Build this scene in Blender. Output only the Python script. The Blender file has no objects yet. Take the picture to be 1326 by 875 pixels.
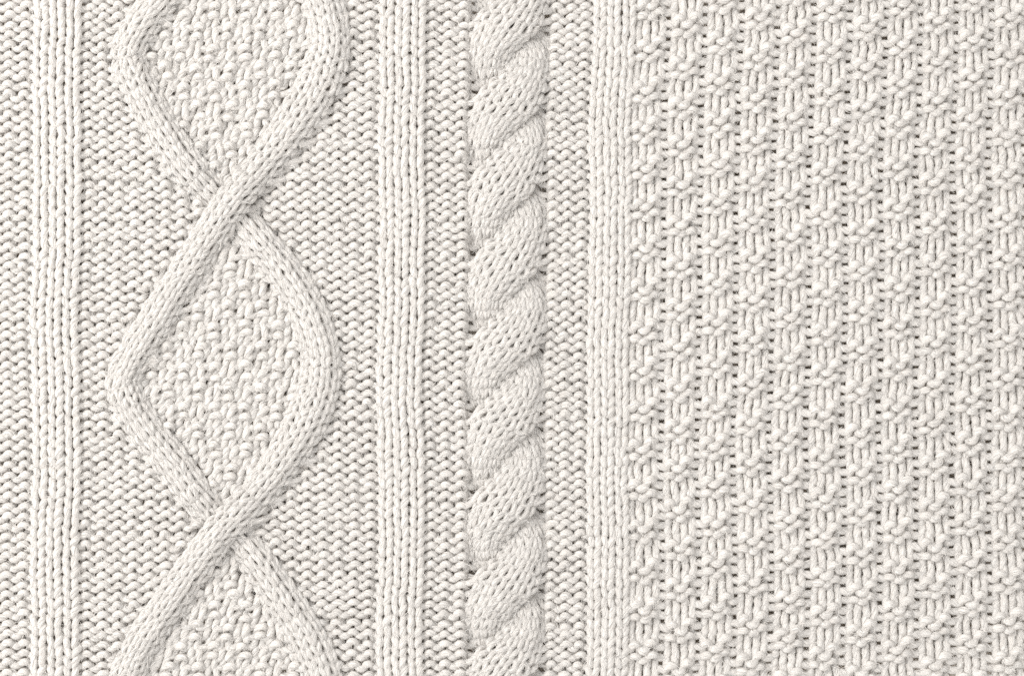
import bpy, math
import numpy as np
from mathutils import Vector

# ------------------------------------------------------------------ scale: one photograph pixel is a quarter of a millimetre of cloth
S = 0.00025
W, H = 1326.0, 875.0
scene = bpy.context.scene
col = scene.collection

# ------------------------------------------------------------------ camera, straight above the cloth
CAM_H = 0.80
cam = bpy.data.cameras.new("camera")
cam.sensor_width = 36.0
cam.lens = 36.0 * (CAM_H - 0.003) / (W * S)
cam.clip_start = 0.01
cam.clip_end = 50.0
cam_ob = bpy.data.objects.new("camera", cam)
cam_ob.location = (0, 0, CAM_H)
cam_ob.rotation_euler = (0, 0, 0)
col.objects.link(cam_ob)
scene.camera = cam_ob

# ------------------------------------------------------------------ soft studio light: even room light and one big softbox up and to the left
world = bpy.data.worlds.new("World")
scene.world = world
world.use_nodes = True
bg = world.node_tree.nodes["Background"]
bg.inputs[0].default_value = (1.0, 0.986, 0.966, 1)
bg.inputs[1].default_value = 1.26

def area_light(name, loc, target, size, power, colour):
    d = bpy.data.lights.new(name, 'AREA')
    d.shape = 'SQUARE'; d.size = size; d.energy = power; d.color = colour
    o = bpy.data.objects.new(name, d)
    o.location = loc
    o.rotation_euler = (Vector(target) - Vector(loc)).to_track_quat('-Z', 'Y').to_euler()
    col.objects.link(o)
    return o
area_light("softbox", (-0.76, 0.26, 0.62), (0, 0, 0), 0.55, 10.6, (1.0, 0.978, 0.945))

vs = scene.view_settings
vs.view_transform = 'Standard'; vs.look = 'None'; vs.exposure = 0.0; vs.gamma = 1.0
vs.use_curve_mapping = False
scene.cycles.max_bounces = 12
scene.cycles.diffuse_bounces = 8
scene.cycles.use_denoising = False

# ------------------------------------------------------------------ materials
def nd(nt, kind, **kw):
    n = nt.nodes.new(kind)
    for k, v in kw.items(): setattr(n, k, v)
    return n
def math_node(nt, op, a, b=None):
    n = nd(nt, 'ShaderNodeMath', operation=op)
    for i, x in enumerate((a, b)):
        if x is None: continue
        if isinstance(x, (int, float)): n.inputs[i].default_value = x
        else: nt.links.new(x, n.inputs[i])
    return n.outputs[0]

def yarn_material():
    m = bpy.data.materials.new("cream_yarn"); m.use_nodes = True
    nt = m.node_tree; L = nt.links.new
    bsdf = nt.nodes["Principled BSDF"]
    uv = nd(nt, 'ShaderNodeUVMap', uv_map="yarn")
    sep = nd(nt, 'ShaderNodeSeparateXYZ'); L(uv.outputs[0], sep.inputs[0])
    u, v = sep.outputs[0], sep.outputs[1]
    # u is length along the yarn in photograph pixels, v goes once round it; the fibres wind about the yarn
    th = math_node(nt, 'MULTIPLY', math_node(nt, 'SUBTRACT', v, math_node(nt, 'MULTIPLY', u, 1 / 46.0)), 2 * math.pi)
    cs = math_node(nt, 'COSINE', th); sn = math_node(nt, 'SINE', th)
    comb = nd(nt, 'ShaderNodeCombineXYZ')
    L(cs, comb.inputs[0]); L(sn, comb.inputs[1]); L(math_node(nt, 'MULTIPLY', u, 0.022), comb.inputs[2])
    fib = nd(nt, 'ShaderNodeTexNoise'); fib.inputs['Scale'].default_value = 3.0
    fib.inputs['Detail'].default_value = 2.0; fib.inputs['Roughness'].default_value = 0.6
    L(comb.outputs[0], fib.inputs['Vector'])
    ply = math_node(nt, 'ABSOLUTE', math_node(nt, 'SINE', math_node(nt, 'MULTIPLY', th, 2.0)))
    height = math_node(nt, 'ADD', math_node(nt, 'MULTIPLY', fib.outputs['Fac'], 1.6), math_node(nt, 'MULTIPLY', ply, 0.55))
    bump = nd(nt, 'ShaderNodeBump'); bump.inputs['Strength'].default_value = 1.0
    bump.inputs['Distance'].default_value = 2.3 * S
    L(height, bump.inputs['Height']); L(bump.outputs[0], bsdf.inputs['Normal'])
    ramp = nd(nt, 'ShaderNodeValToRGB')
    ramp.color_ramp.elements[0].position = 0.25; ramp.color_ramp.elements[0].color = (0.868, 0.825, 0.780, 1)
    ramp.color_ramp.elements[1].position = 0.62; ramp.color_ramp.elements[1].color = (0.942, 0.920, 0.893, 1)
    L(fib.outputs['Fac'], ramp.inputs[0]); L(ramp.outputs[0], bsdf.inputs['Base Color'])
    bsdf.inputs['Roughness'].default_value = 0.85
    bsdf.inputs['Specular IOR Level'].default_value = 0.2
    bsdf.inputs['Subsurface Weight'].default_value = 0.0
    bsdf.inputs['Subsurface Radius'].default_value = (1.0, 0.85, 0.7)
    bsdf.inputs['Subsurface Scale'].default_value = 4.0 * S
    bsdf.inputs['Sheen Weight'].default_value = 0.25
    bsdf.inputs['Sheen Roughness'].default_value = 0.5
    tr = nd(nt, 'ShaderNodeBsdfTranslucent'); L(ramp.outputs[0], tr.inputs['Color']); L(bump.outputs[0], tr.inputs['Normal'])
    mx = nd(nt, 'ShaderNodeMixShader'); mx.inputs[0].default_value = 0.36
    L(bsdf.outputs[0], mx.inputs[1]); L(tr.outputs[0], mx.inputs[2])
    L(mx.outputs[0], nt.nodes['Material Output'].inputs['Surface'])
    return m

def table_material():
    m = bpy.data.materials.new("table_paint"); m.use_nodes = True
    nt = m.node_tree; L = nt.links.new
    bsdf = nt.nodes["Principled BSDF"]
    n = nd(nt, 'ShaderNodeTexNoise'); n.inputs['Scale'].default_value = 60; n.inputs['Detail'].default_value = 6
    tc = nd(nt, 'ShaderNodeTexCoord'); L(tc.outputs['Object'], n.inputs['Vector'])
    r = nd(nt, 'ShaderNodeValToRGB')
    r.color_ramp.elements[0].color = (0.78, 0.71, 0.62, 1); r.color_ramp.elements[1].color = (0.83, 0.77, 0.69, 1)
    L(n.outputs['Fac'], r.inputs[0]); L(r.outputs[0], bsdf.inputs['Base Color'])
    bsdf.inputs['Roughness'].default_value = 0.6
    return m
YARN = yarn_material(); TABLE = table_material()

# ------------------------------------------------------------------ the surface below
def make_tabletop():
    z1 = -20 * S
    x, y, t = 0.45, 0.36, 0.02
    v = [(-x, -y, z1 - t), (x, -y, z1 - t), (x, y, z1 - t), (-x, y, z1 - t), (-x, -y, z1), (x, -y, z1), (x, y, z1), (-x, y, z1)]
    f = [(0, 3, 2, 1), (4, 5, 6, 7), (0, 1, 5, 4), (1, 2, 6, 5), (2, 3, 7, 6), (3, 0, 4, 7)]
    me = bpy.data.meshes.new("tabletop"); me.from_pydata(v, [], f); me.materials.append(TABLE)
    o = bpy.data.objects.new("tabletop", me); col.objects.link(o)
    o["kind"] = "structure"; o["label"] = "plain cream tabletop glimpsed through the gaps of the knit"
make_tabletop()

# ------------------------------------------------------------------ the knitting chart, in photograph pixels (x to the right, y up = 875 - picture row)
rng = np.random.default_rng(11)
C0 = 12.95                     # height of one course
MARGIN = 46
ROWS = int((H + 2 * MARGIN) / C0) + 1
row_jit = rng.normal(0, 0.35, ROWS + 2)
def row_y(j): return -MARGIN + j * C0 + row_jit[min(max(j, 0), ROWS + 1)]

_ph = rng.uniform(0, 6.28, 12)
def wave(x, y, k=0):
    return (math.sin(x * 0.011 + y * 0.017 + _ph[k]) + 0.6 * math.sin(x * 0.031 - y * 0.023 + _ph[k + 1]) + 0.5 * math.sin(-x * 0.019 + y * 0.041 + _ph[k + 2]))
BASKET_X = 820.0
def course_y(x, y):
    """Where the course of nominal height y runs at x: level on the left, rising in the basket panel."""
    d = 1.3 * wave(x, y)
    if x > BASKET_X:
        k = x - BASKET_X
        ease = min(1.0, k / 60.0)
        d += 0.092 * k - 2.0 * ease + (y - 437) * 0.009 * ease
    return y + d

def smooth_path(pts, sigma=9.0):
    ys = np.arange(-140, 1020, 2.0)
    p = np.array(pts, float)
    xs = np.interp(ys, p[:, 0], p[:, 1])
    k = np.exp(-0.5 * (np.arange(-24, 25) * 2.0 / sigma) ** 2); k /= k.sum()
    xs = np.convolve(np.pad(xs, 24, mode='edge'), k, mode='valid')
    return ys, xs
S1 = smooth_path([(-120, 310), (-60, 262), (-20, 226), (0, 205), (25, 185), (68, 162), (100, 174), (151, 199), (201, 230), (240, 262), (266, 289), (300, 322), (340, 358), (386, 388), (405, 398),
                  (440, 412), (475, 416), (510, 410), (556, 391), (600, 362), (641, 331), (685, 288), (735, 250), (776, 221), (820, 190), (851, 172), (880, 162), (905, 160), (940, 175), (1000, 220)])
S2 = smooth_path([(-120, 345), (-40, 395), (-10, 413), (12, 421), (50, 428), (75, 425), (113, 410), (151, 385), (189, 358), (230, 326), (266, 297), (279, 289), (320, 262), (386, 217), (405, 206),
                  (440, 182), (470, 166), (494, 155), (530, 172), (556, 187), (600, 222), (640, 252), (685, 290), (720, 325), (770, 362), (820, 394), (870, 416), (900, 422), (940, 415), (1000, 380)])
def px(path, yup):
    return float(np.interp(H - yup, path[0], path[1]))
CROSS = (266.0, 685.0)
def front_path(path, y):              # +1 where the strand leans to the upper right (runs in front), -1 where it leans to the upper left
    return 1.0 if px(path, y + 12) > px(path, y - 12) else -1.0

RIBS = ((40.0, 102.0), (489.0, 548.0), (761.0, 814.0))
ROPE_X, ROPE_P, ROPE_Y0 = 656.0, 104.0, 544.0
BASKET_PITCH, BASKET_FIRST = 47.2, 834.0
N_BASKET = 12

def smoothstep(a, b, x):
    t = np.clip((x - a) / (b - a), 0, 1)
    return t * t * (3 - 2 * t)

# --- columns: each is a function row -> (pos, right, width, z, part key, knit sign) or None where the column pauses
def fixed_columns(x0, x1, n):
    w = (x1 - x0) / n
    return [(x0 + w * (i + 0.5), w) for i in range(n)]
FIELD = fixed_columns(102.0, 489.0, 19)
PURL_A = fixed_columns(40.0 - 20.6 * 5, 40.0, 5)
PURL_C = fixed_columns(548.0, 607.0, 3)
PURL_D = fixed_columns(705.0, 761.0, 3)

def strand_cols(path, j, which):
    y = row_y(j); xc = px(path, y)
    tx = (px(path, y + 8) - px(path, y - 8)) / 16.0
    t = np.array([tx, 1.0]); t /= np.linalg.norm(t)
    nr = np.array([t[1], -t[0]])
    wide = smoothstep(330, 415, xc)
    lean = 1.0 if tx > 0 else 0.0
    sp = (14.8 if tx > 0 else 14.8 - 0.6 * float(smoothstep(0.0, 0.5, -tx))) + 4.8 * wide * (0.35 + 0.65 * smoothstep(-0.2, 0.5, tx))
    dcr = min(abs(H - y - c) for c in CROSS)
    fr = front_path(path, y)
    z0 = 13.5 + (8.0 if fr > 0 else -8.0) * float(1 - smoothstep(16, 50, dcr))
    out = []
    sp *= 0.72 if tx > 0 else 0.72 + 0.06 * float(smoothstep(0.0, 0.4, -tx))
    for q in (-1.5, -0.5, 0.5, 1.5):
        k = q / 1.4
        p = np.array([xc, course_y(xc, y)]) + nr * q * sp
        out.append(dict(key=('strand', which), col=(which, q), p=np.array([p[0], p[1], z0 - 7.6 * k * k + 2.0]), r=np.array([nr[0], nr[1], -0.55 * k]), w=sp, s=1,
                        C=3.5, rad=3.6 + 0.5 * wide, edge=k, A=0.23, B=0.72, K=2.7))
    return out, xc, sp * 2.0 / max(t[1], 0.5), tx

def rope_cols(j):
    y = row_y(j); yd = H - y
    res = []
    for which in (0, 1):
        # phase 0 at the middle of a front pass; strand goes left to right as it rises
        ph = (ROPE_Y0 + ROPE_P * which - yd) / ROPE_P * math.pi
        pw = ph - 0.2 * math.sin(ph)                   # longer in front than behind
        s, c = math.sin(pw), math.cos(pw)
        xc = ROPE_X + 28.5 * s + 1.2 * wave(0, y, 3)
        sp = 15.2 - 5.4 * abs(s) - (3.0 * -c if c < 0 else 0.0)
        cols_ = []
        for q in (-2, -1, 0, 1, 2):
            k = q / 1.3
            skew = -0.36 * q * sp * max(c, -0.3)
            zz = 5.0 + (11.5 if c > 0 else 13.0) * c - (2.0 + 1.6 * c) * k * k + 1.5
            # outer side of the twist turns down
            zz -= 2.6 * max(0.0, k * s) ** 2
            cols_.append(dict(key=('rope', which, int(math.floor((ph / math.pi + 1.0) / 2.0))), col=('rope', which, q), p=np.array([xc + q * sp, course_y(xc, y) + skew, zz]),
                              r=np.array([1.0, -0.36 * max(c, -0.3), -0.3 * k]), w=sp, s=1, C=3.5, rad=3.55 + 0.45 * max(c, 0.0), edge=k, A=0.23, B=0.72, K=2.6))
        res.append((xc, cols_))
    res.sort(key=lambda a: a[0])
    return res[0][1] + res[1][1]

def moss_sign(i, j):
    return 1 if ((i + (j // 2)) % 2 == 0) else -1
def basket_sign(b, j):
    return 1 if ((b + (j // 2)) % 2 == 0) else -1

def build_row(j):
    y = row_y(j)
    L = []
    def fixed(key, cid, x, w, s, z=0.0, C=4.6, rad=4.85, A=0.125, B=0.79, rz=0.0, K=1.0, J=1.2, lean=0.0, rise=0.0, dy=0.0):
        yy = course_y(x, y)
        xx = x + 1.15 * wave(x * 0.3, y, 6)
        slope = (course_y(x + 6, y) - course_y(x - 6, y)) / 12.0
        L.append(dict(key=key, col=cid, p=np.array([xx, yy + dy, z]), r=np.array([1.0, slope + rise, rz]), w=w, s=s, C=C, rad=rad, A=A, B=B, edge=0, K=K, J=J, lean=lean, y0=yy))
    for i, (x, w) in enumerate(PURL_A): fixed(('purl', 0, j), ('a', i), x, w, -1)
    def rib(n):
        x0, x1 = RIBS[n]
        for i, (x, w) in enumerate(fixed_columns(x0, x1, 3)):
            fixed(('rib', n, i), ('r', n, i), x, w, 1, z=5.5 + (1.5 if i == 1 else 0.0), rz=-0.12 * (i - 1), rad=4.9, A=0.20, B=0.77, K=1.7)
    rib(0)
    a, xa, ha, ta = strand_cols(S1, j, 0); b, xb, hb, tb = strand_cols(S2, j, 1)
    lo, hi = (a, b) if xa < xb else (b, a)
    xlo, xhi = min(xa, xb), max(xa, xb)
    hlo, hhi = (ha, hb) if xa < xb else (hb, ha)
    mid = []
    yd = H - y
    dia = 0 if yd < CROSS[0] else 1 if yd < CROSS[1] else 2
    stage = 0
    for i, (x, w) in enumerate(FIELD):
        if abs(x - xlo) < hlo - 0.15 * w or abs(x - xhi) < hhi - 0.15 * w: continue
        if x > xlo and stage == 0: L.extend(lo); stage = 1
        if x > xhi and stage == 1: L.extend(hi); stage = 2
        dip = 0.0                                        # the ground sinks where a strand stands over it on its lower right side
        for xs_, hs_, tx_ in ((xa, ha, ta), (xb, hb, tb)):
            e = x - xs_ - hs_
            if 0.0 > e - w and x > xs_: dip -= 4.6 * float(smoothstep(-0.1, 0.5, tx_)) * (1 - max(e, 0) / w)
        if stage == 0: fixed(('purl', 1, j), ('f', i), x, w, -1, z=dip)
        elif stage == 2: fixed(('purl', 2, j), ('f', i), x, w, -1, z=dip)
        else:
            s = moss_sign(i, j)
            fixed(('moss', dia, i, (j + (0 if i % 2 else 0)) // 2), ('f', i), x, w, s, z=1.0 - 1.2 * s + dip, C=5.3, rad=4.95, A=0.12, K=1.6, J=2.6, lean=3.8)
    if stage == 0: L.extend(lo); stage = 1
    if stage == 1: L.extend(hi)
    rib(1)
    for i, (x, w) in enumerate(PURL_C): fixed(('purl', 3, j), ('c', i), x, w, -1)
    L.extend(rope_cols(j))
    for i, (x, w) in enumerate(PURL_D): fixed(('purl', 4, j), ('d', i), x, w, -1)
    rib(2)
    for b_ in range(N_BASKET):
        xc = BASKET_FIRST + BASKET_PITCH * b_
        s = basket_sign(b_, j)
        jj = j // 2
        for i in (0, 1):
            fixed(('knit_block' if s > 0 else 'purl_block', b_, jj), ('b', b_, i), xc + (i - 0.5) * 20.6, 20.6, s, z=1.0 + (4.4 if s < 0 else 0.0), C=4.7, rad=5.5 if s < 0 else 5.15, A=0.11, B=0.97 if s < 0 else 0.74, J=1.15, rz=-0.25 * (i - 0.5), K=1.8, rise=0.13 if s < 0 else 0.0, dy=(i - 0.5) * (3.0 if s < 0 else 0.6))
    return L

NS = 20        # samples along one stitch
ND = 8         # sides of the yarn
rows = [build_row(j) for j in range(ROWS + 1)]
where = [{s['col']: s for s in r} for r in rows]

tt = np.linspace(-math.pi, math.pi, NS + 1)
absT = np.abs(tt)
cos1, sin2, cos2 = np.cos(tt), np.sin(2 * tt), np.cos(2 * tt)
up_mix = 1 - smoothstep(math.radians(68), math.radians(112), absT)        # 1 in the head half, 0 in the foot half
wR = smoothstep(math.radians(70), math.pi, tt); wL = smoothstep(math.radians(70), math.pi, -tt)

wR2 = smoothstep(math.radians(115), math.pi, tt); wL2 = smoothstep(math.radians(115), math.pi, -tt)
pieces = {}     # part key -> list of (verts, faces, uv) blocks
def row_curve(j):
    L = rows[j]; n = len(L)
    P = np.zeros((n, NS + 1, 3)); R = np.zeros((n, NS + 1))
    for i, st in enumerate(L):
        up_st = where[j + 1].get(st['col'])
        p = st['p']
        u = (up_st['p'] - p) if up_st is not None else np.array([0, C0, 0.0])
        if np.linalg.norm(u) > 2.4 * C0 or u[1] < 0.2 * C0: u = np.array([0, C0, 0.0])
        s1 = up_st['s'] if up_st is not None else st['s']
        jit = rng.normal(0, 1, 6)
        r = st['r'] / np.linalg.norm(st['r'])
        nrm = np.cross(r, u); nrm /= np.linalg.norm(nrm)
        w = st['w']; A = st['A'] * w * (1 + 0.25 * jit[0]); B = st['B'] * (1 + 0.05 * jit[1])
        lx = w * tt / (2 * math.pi) + A * sin2
        ly = B * cos1 + 0.02 * jit[2] * np.sin(tt)
        sg = up_mix * s1 + (1 - up_mix) * st['s']
        lz = -st['C'] * (1 + 0.06 * jit[5]) * sg * cos2 - st['K'] * sg * cos1
        J = st.get('J', 1.0); lx = lx + (st.get('lean', 0.0) + 0.5 * J * jit[0]) * cos1
        c = p + np.array([0.55 * jit[3] * J, 0.45 * jit[4] * J, 0.3 * J * jit[1]])
        P[i] = c + np.outer(lx, r) + np.outer(ly, u) + np.outer(lz, nrm)
        R[i] = st['rad'] * (1 + 0.03 * jit[2])
    # join neighbouring stitches at the sinker between them
    for i in range(n - 1):
        a, b = P[i, -1].copy(), P[i + 1, 0].copy()
        m = 0.5 * (a + b)
        fa, fb = wR, wL
        if L[i]['s'] != L[i + 1]['s']:
            m[2] += 0.4; m[1] = 0.5 * (L[i].get('y0', L[i]['p'][1]) + L[i + 1].get('y0', L[i + 1]['p'][1])) - 0.58 * C0; fa, fb = wR2, wL2
        elif np.linalg.norm(a - b) > 20:
            m[2] = min(a[2], b[2]) - 6; fa, fb = wR2, wL2
        P[i] += np.outer(fa, m - a); P[i + 1] += np.outer(fb, m - b)
        rm = 0.5 * (R[i, 0] + R[i + 1, 0])
        R[i] += wR * (rm - R[i, 0]); R[i + 1] += wL * (rm - R[i + 1, -1])
    pts = np.concatenate([P[0, :1]] + [P[i, 1:] for i in range(n)])
    rad = np.concatenate([R[0, :1]] + [R[i, 1:] for i in range(n)])
    for _ in range(2):
        q = pts.copy(); q[1:-1] = 0.25 * pts[:-2] + 0.5 * pts[1:-1] + 0.25 * pts[2:]; pts = q
    return pts, rad

ang = np.arange(ND) * 2 * math.pi / ND
quad_tpl = {}
def tube_rows(j):
    pts, rad = row_curve(j)
    T = np.gradient(pts, axis=0); T /= np.linalg.norm(T, axis=1)[:, None]
    Z = np.array([0, 0, 1.0])
    N = Z - T * T[:, 2:3]; N /= np.linalg.norm(N, axis=1)[:, None]
    Bn = np.cross(T, N)
    seg = np.linalg.norm(np.diff(pts, axis=0), axis=1)
    ulen = np.concatenate([[0], np.cumsum(seg)]) + j * 371.0
    rad = rad * (1 + 0.035 * np.sin(ulen * 0.13 + j) + 0.03 * np.sin(ulen * 0.37 + 2.1 * j))
    dirs = np.cos(ang)[None, :, None] * N[:, None, :] + np.sin(ang)[None, :, None] * Bn[:, None, :]
    V = pts[:, None, :] + rad[:, None, None] * dirs
    L = rows[j]
    i = 0
    while i < len(L):
        k = i
        while k + 1 < len(L) and L[k + 1]['key'] == L[i]['key']: k += 1
        a, b = i * NS, (k + 1) * NS
        pieces.setdefault(L[i]['key'], []).append((V[a:b + 1], dirs[a:b + 1], ulen[a:b + 1], i == 0, k == len(L) - 1))
        i = k + 1

for j in range(ROWS): tube_rows(j)

def to_mesh(name, blocks):
    vs_, ns_, fs_, uvs_ = [], [], [], []
    off = 0
    for V, D, U, first, last in blocks:
        m = V.shape[0]
        vs_.append(V.reshape(-1, 3)); ns_.append(D.reshape(-1, 3))
        a = np.arange(m - 1)[:, None] * ND + np.arange(ND)[None, :]
        b = np.arange(m - 1)[:, None] * ND + (np.arange(ND)[None, :] + 1) % ND
        f = np.stack([a, b, b + ND, a + ND], -1).reshape(-1, 4) + off
        fs_.append(f)
        v0 = np.broadcast_to((np.arange(ND) / ND)[None, :], (m - 1, ND)); v1 = np.broadcast_to(((np.arange(ND) + 1) / ND)[None, :], (m - 1, ND))
        u0 = np.broadcast_to(U[:-1, None], (m - 1, ND)); u1 = np.broadcast_to(U[1:, None], (m - 1, ND))
        uv = np.stack([np.stack([u0, v0], -1), np.stack([u0, v1], -1), np.stack([u1, v1], -1), np.stack([u1, v0], -1)], 2)
        uvs_.append(uv.reshape(-1, 2))
        off += m * ND
    v = np.concatenate(vs_); nrm = np.concatenate(ns_); f = np.concatenate(fs_); uv = np.concatenate(uvs_)
    nq = len(f); loops = f.ravel(); starts = np.arange(nq) * 4
    fz = fuzz(blocks)
    if fz is not None:
        fv, ff, fu = fz
        uv = np.concatenate([uv, np.stack([fu[ff.ravel()], np.full(ff.size, 0.5)], -1)])
        loops = np.concatenate([loops, ff.ravel() + len(v)])
        starts = np.concatenate([starts, nq * 4 + np.arange(len(ff)) * 3])
        v = np.concatenate([v, fv]); nrm = np.concatenate([nrm, np.tile(np.array([[0, 0, 1.0]]), (len(fv), 1))])
    lean_y = np.interp(H - v[:, 1], [-60, 0, 200, 440, 815, 940], [1.1, 1.0, 0.45, 0.0, -0.12, -0.15])
    v[:, 0] += lean_y * np.interp(v[:, 0], [-100, 40, 110, 140, 460, 490, 660, 790, 1000, 1100, 1200, 1400], [3, 3, 3, 0, 0, 3, 5, 8, 9, 8, 4, 0])
    v = (v - np.array([W / 2, H / 2, 0])) * S
    me = bpy.data.meshes.new(name)
    me.vertices.add(len(v)); me.vertices.foreach_set('co', v.astype(np.float32).ravel())
    me.loops.add(loops.size); me.loops.foreach_set('vertex_index', loops.astype(np.int32))
    me.polygons.add(len(starts)); me.polygons.foreach_set('loop_start', starts.astype(np.int32))
    me.update(calc_edges=True)
    ul = me.uv_layers.new(name="yarn"); ul.data.foreach_set('uv', uv.astype(np.float32).ravel())
    me.polygons.foreach_set('use_smooth', np.ones(len(starts), bool))
    me.materials.append(YARN)
    me.normals_split_custom_set_from_vertices(nrm.astype(np.float32))
    return me

def fuzz(blocks):
    """Loose fibres standing off the yarn, as thin slivers: vertices and triangles."""
    vs_, fs_, us_ = [], [], []
    off = 0
    for V, D, U, first, last in blocks:
        m = V.shape[0]
        n = rng.poisson(FUZZ * (m - 1) / NS)
        if not n: continue
        a = rng.integers(0, m - 1, n); b = rng.integers(0, ND, n)
        p = V[a, b]; d = D[a, b]
        t = V[np.minimum(a + 1, m - 1), b] - p
        t /= np.linalg.norm(t, axis=1)[:, None] + 1e-9
        t *= rng.choice([-1, 1], n)[:, None]
        sd = np.cross(t, d)
        ln = rng.uniform(4.0, 13.0, n)[:, None]
        dirn = t * rng.uniform(0.5, 1.0, n)[:, None] + d * rng.uniform(0.1, 0.45, n)[:, None] + sd * rng.normal(0, 0.55, n)[:, None]
        dirn /= np.linalg.norm(dirn, axis=1)[:, None]
        mid = p + dirn * ln * 0.5 + d * ln * 0.10
        end = p + dirn * ln + sd * ln * rng.normal(0, 0.15, n)[:, None] - d * ln * 0.06
        wd = np.cross(dirn, np.array([0, 0, 1.0])); wd /= np.linalg.norm(wd, axis=1)[:, None] + 1e-9
        wd *= rng.uniform(0.14, 0.26, n)[:, None]
        vs_.append(np.stack([p - d * 0.4 - wd, p - d * 0.4 + wd, mid + wd, mid - wd, end], 1).reshape(-1, 3))
        q = np.arange(n)[:, None] * 5 + off
        fs_.append(np.concatenate([q + np.array([[0, 1, 2]]), q + np.array([[0, 2, 3]]), q + np.array([[3, 2, 4]])]))
        us_.append(np.repeat(U[a], 5)); off += 5 * n
    if not vs_: return None
    return np.concatenate(vs_), np.concatenate(fs_), np.concatenate(us_)
FUZZ = 20

def empty(name, parent=None):
    o = bpy.data.objects.new(name, None); o.empty_display_size = 0.01
    col.objects.link(o); o.parent = parent
    return o
def piece(name, blocks, parent):
    o = bpy.data.objects.new(name, to_mesh(name, blocks)); col.objects.link(o); o.parent = parent
    return o

fabric = empty("knitted_fabric")
fabric["label"] = "cream white cable knit fabric with diamond, rope and basket stitch panels lying flat"
fabric["category"] = "knitted fabric"

purl_names = ("narrow purl panel at the far edge beside a rib", "purl ground between a rib and the diamond cable", "purl ground between the diamond cable and the middle rib",
              "purl strip between the middle rib and the rope cable", "purl strip between the rope cable and the rib beside the basket stitch")
J0 = int(MARGIN / C0); J1 = ROWS - 1 - J0
for n in range(5):
    keys = sorted(k for k in pieces if k[0] == 'purl' and k[1] == n)
    if n == 0:
        o = piece("purl_panel", sum((pieces[k] for k in keys), []), fabric)
        o["kind"] = "stuff"; o["label"] = purl_names[n]
        continue
    part = empty("purl_panel", fabric); part["label"] = purl_names[n]
    groups = {}
    for k in keys: groups.setdefault(min(max(k[2], J0), J1), []).extend(pieces[k])
    for g in sorted(groups): piece("stitch_row", groups[g], part)
for n in range(3):
    part = empty("rib", fabric)
    part["label"] = ("raised three column rib beside the diamond cable", "raised three column rib between diamond and rope cables", "raised three column rib bordering the basket stitch")[n]
    for i in range(3): piece("stitch_column", pieces[('rib', n, i)], part)
part = empty("diamond_cable", fabric); part["label"] = "two crossing raised strands forming a chain of diamonds"
for w_ in (0, 1): piece("cable_strand", pieces[('strand', w_)], part)
part = empty("rope_cable", fabric); part["label"] = "thick two strand rope twist"
for k in sorted(k for k in pieces if k[0] == 'rope'): piece("cable_twist", pieces[k], part)
for d in range(3):
    part = empty("moss_panel", fabric); part["label"] = "bumpy moss stitch filling a diamond"
    for k in sorted(k for k in pieces if k[0] == 'moss' and k[1] == d): piece("moss_stitch", pieces[k], part)
part = empty("basket_panel", fabric); part["label"] = "checkered basket stitch panel of small knit and purl blocks"
for kind in ('knit_block', 'purl_block'):
    for k in sorted(k for k in pieces if k[0] == kind): piece(kind, pieces[k], part)
print("tris", sum(len(o.data.loops) - 2 * len(o.data.polygons) for o in bpy.data.objects if o.type == 'MESH'), "objects", len(bpy.data.objects))
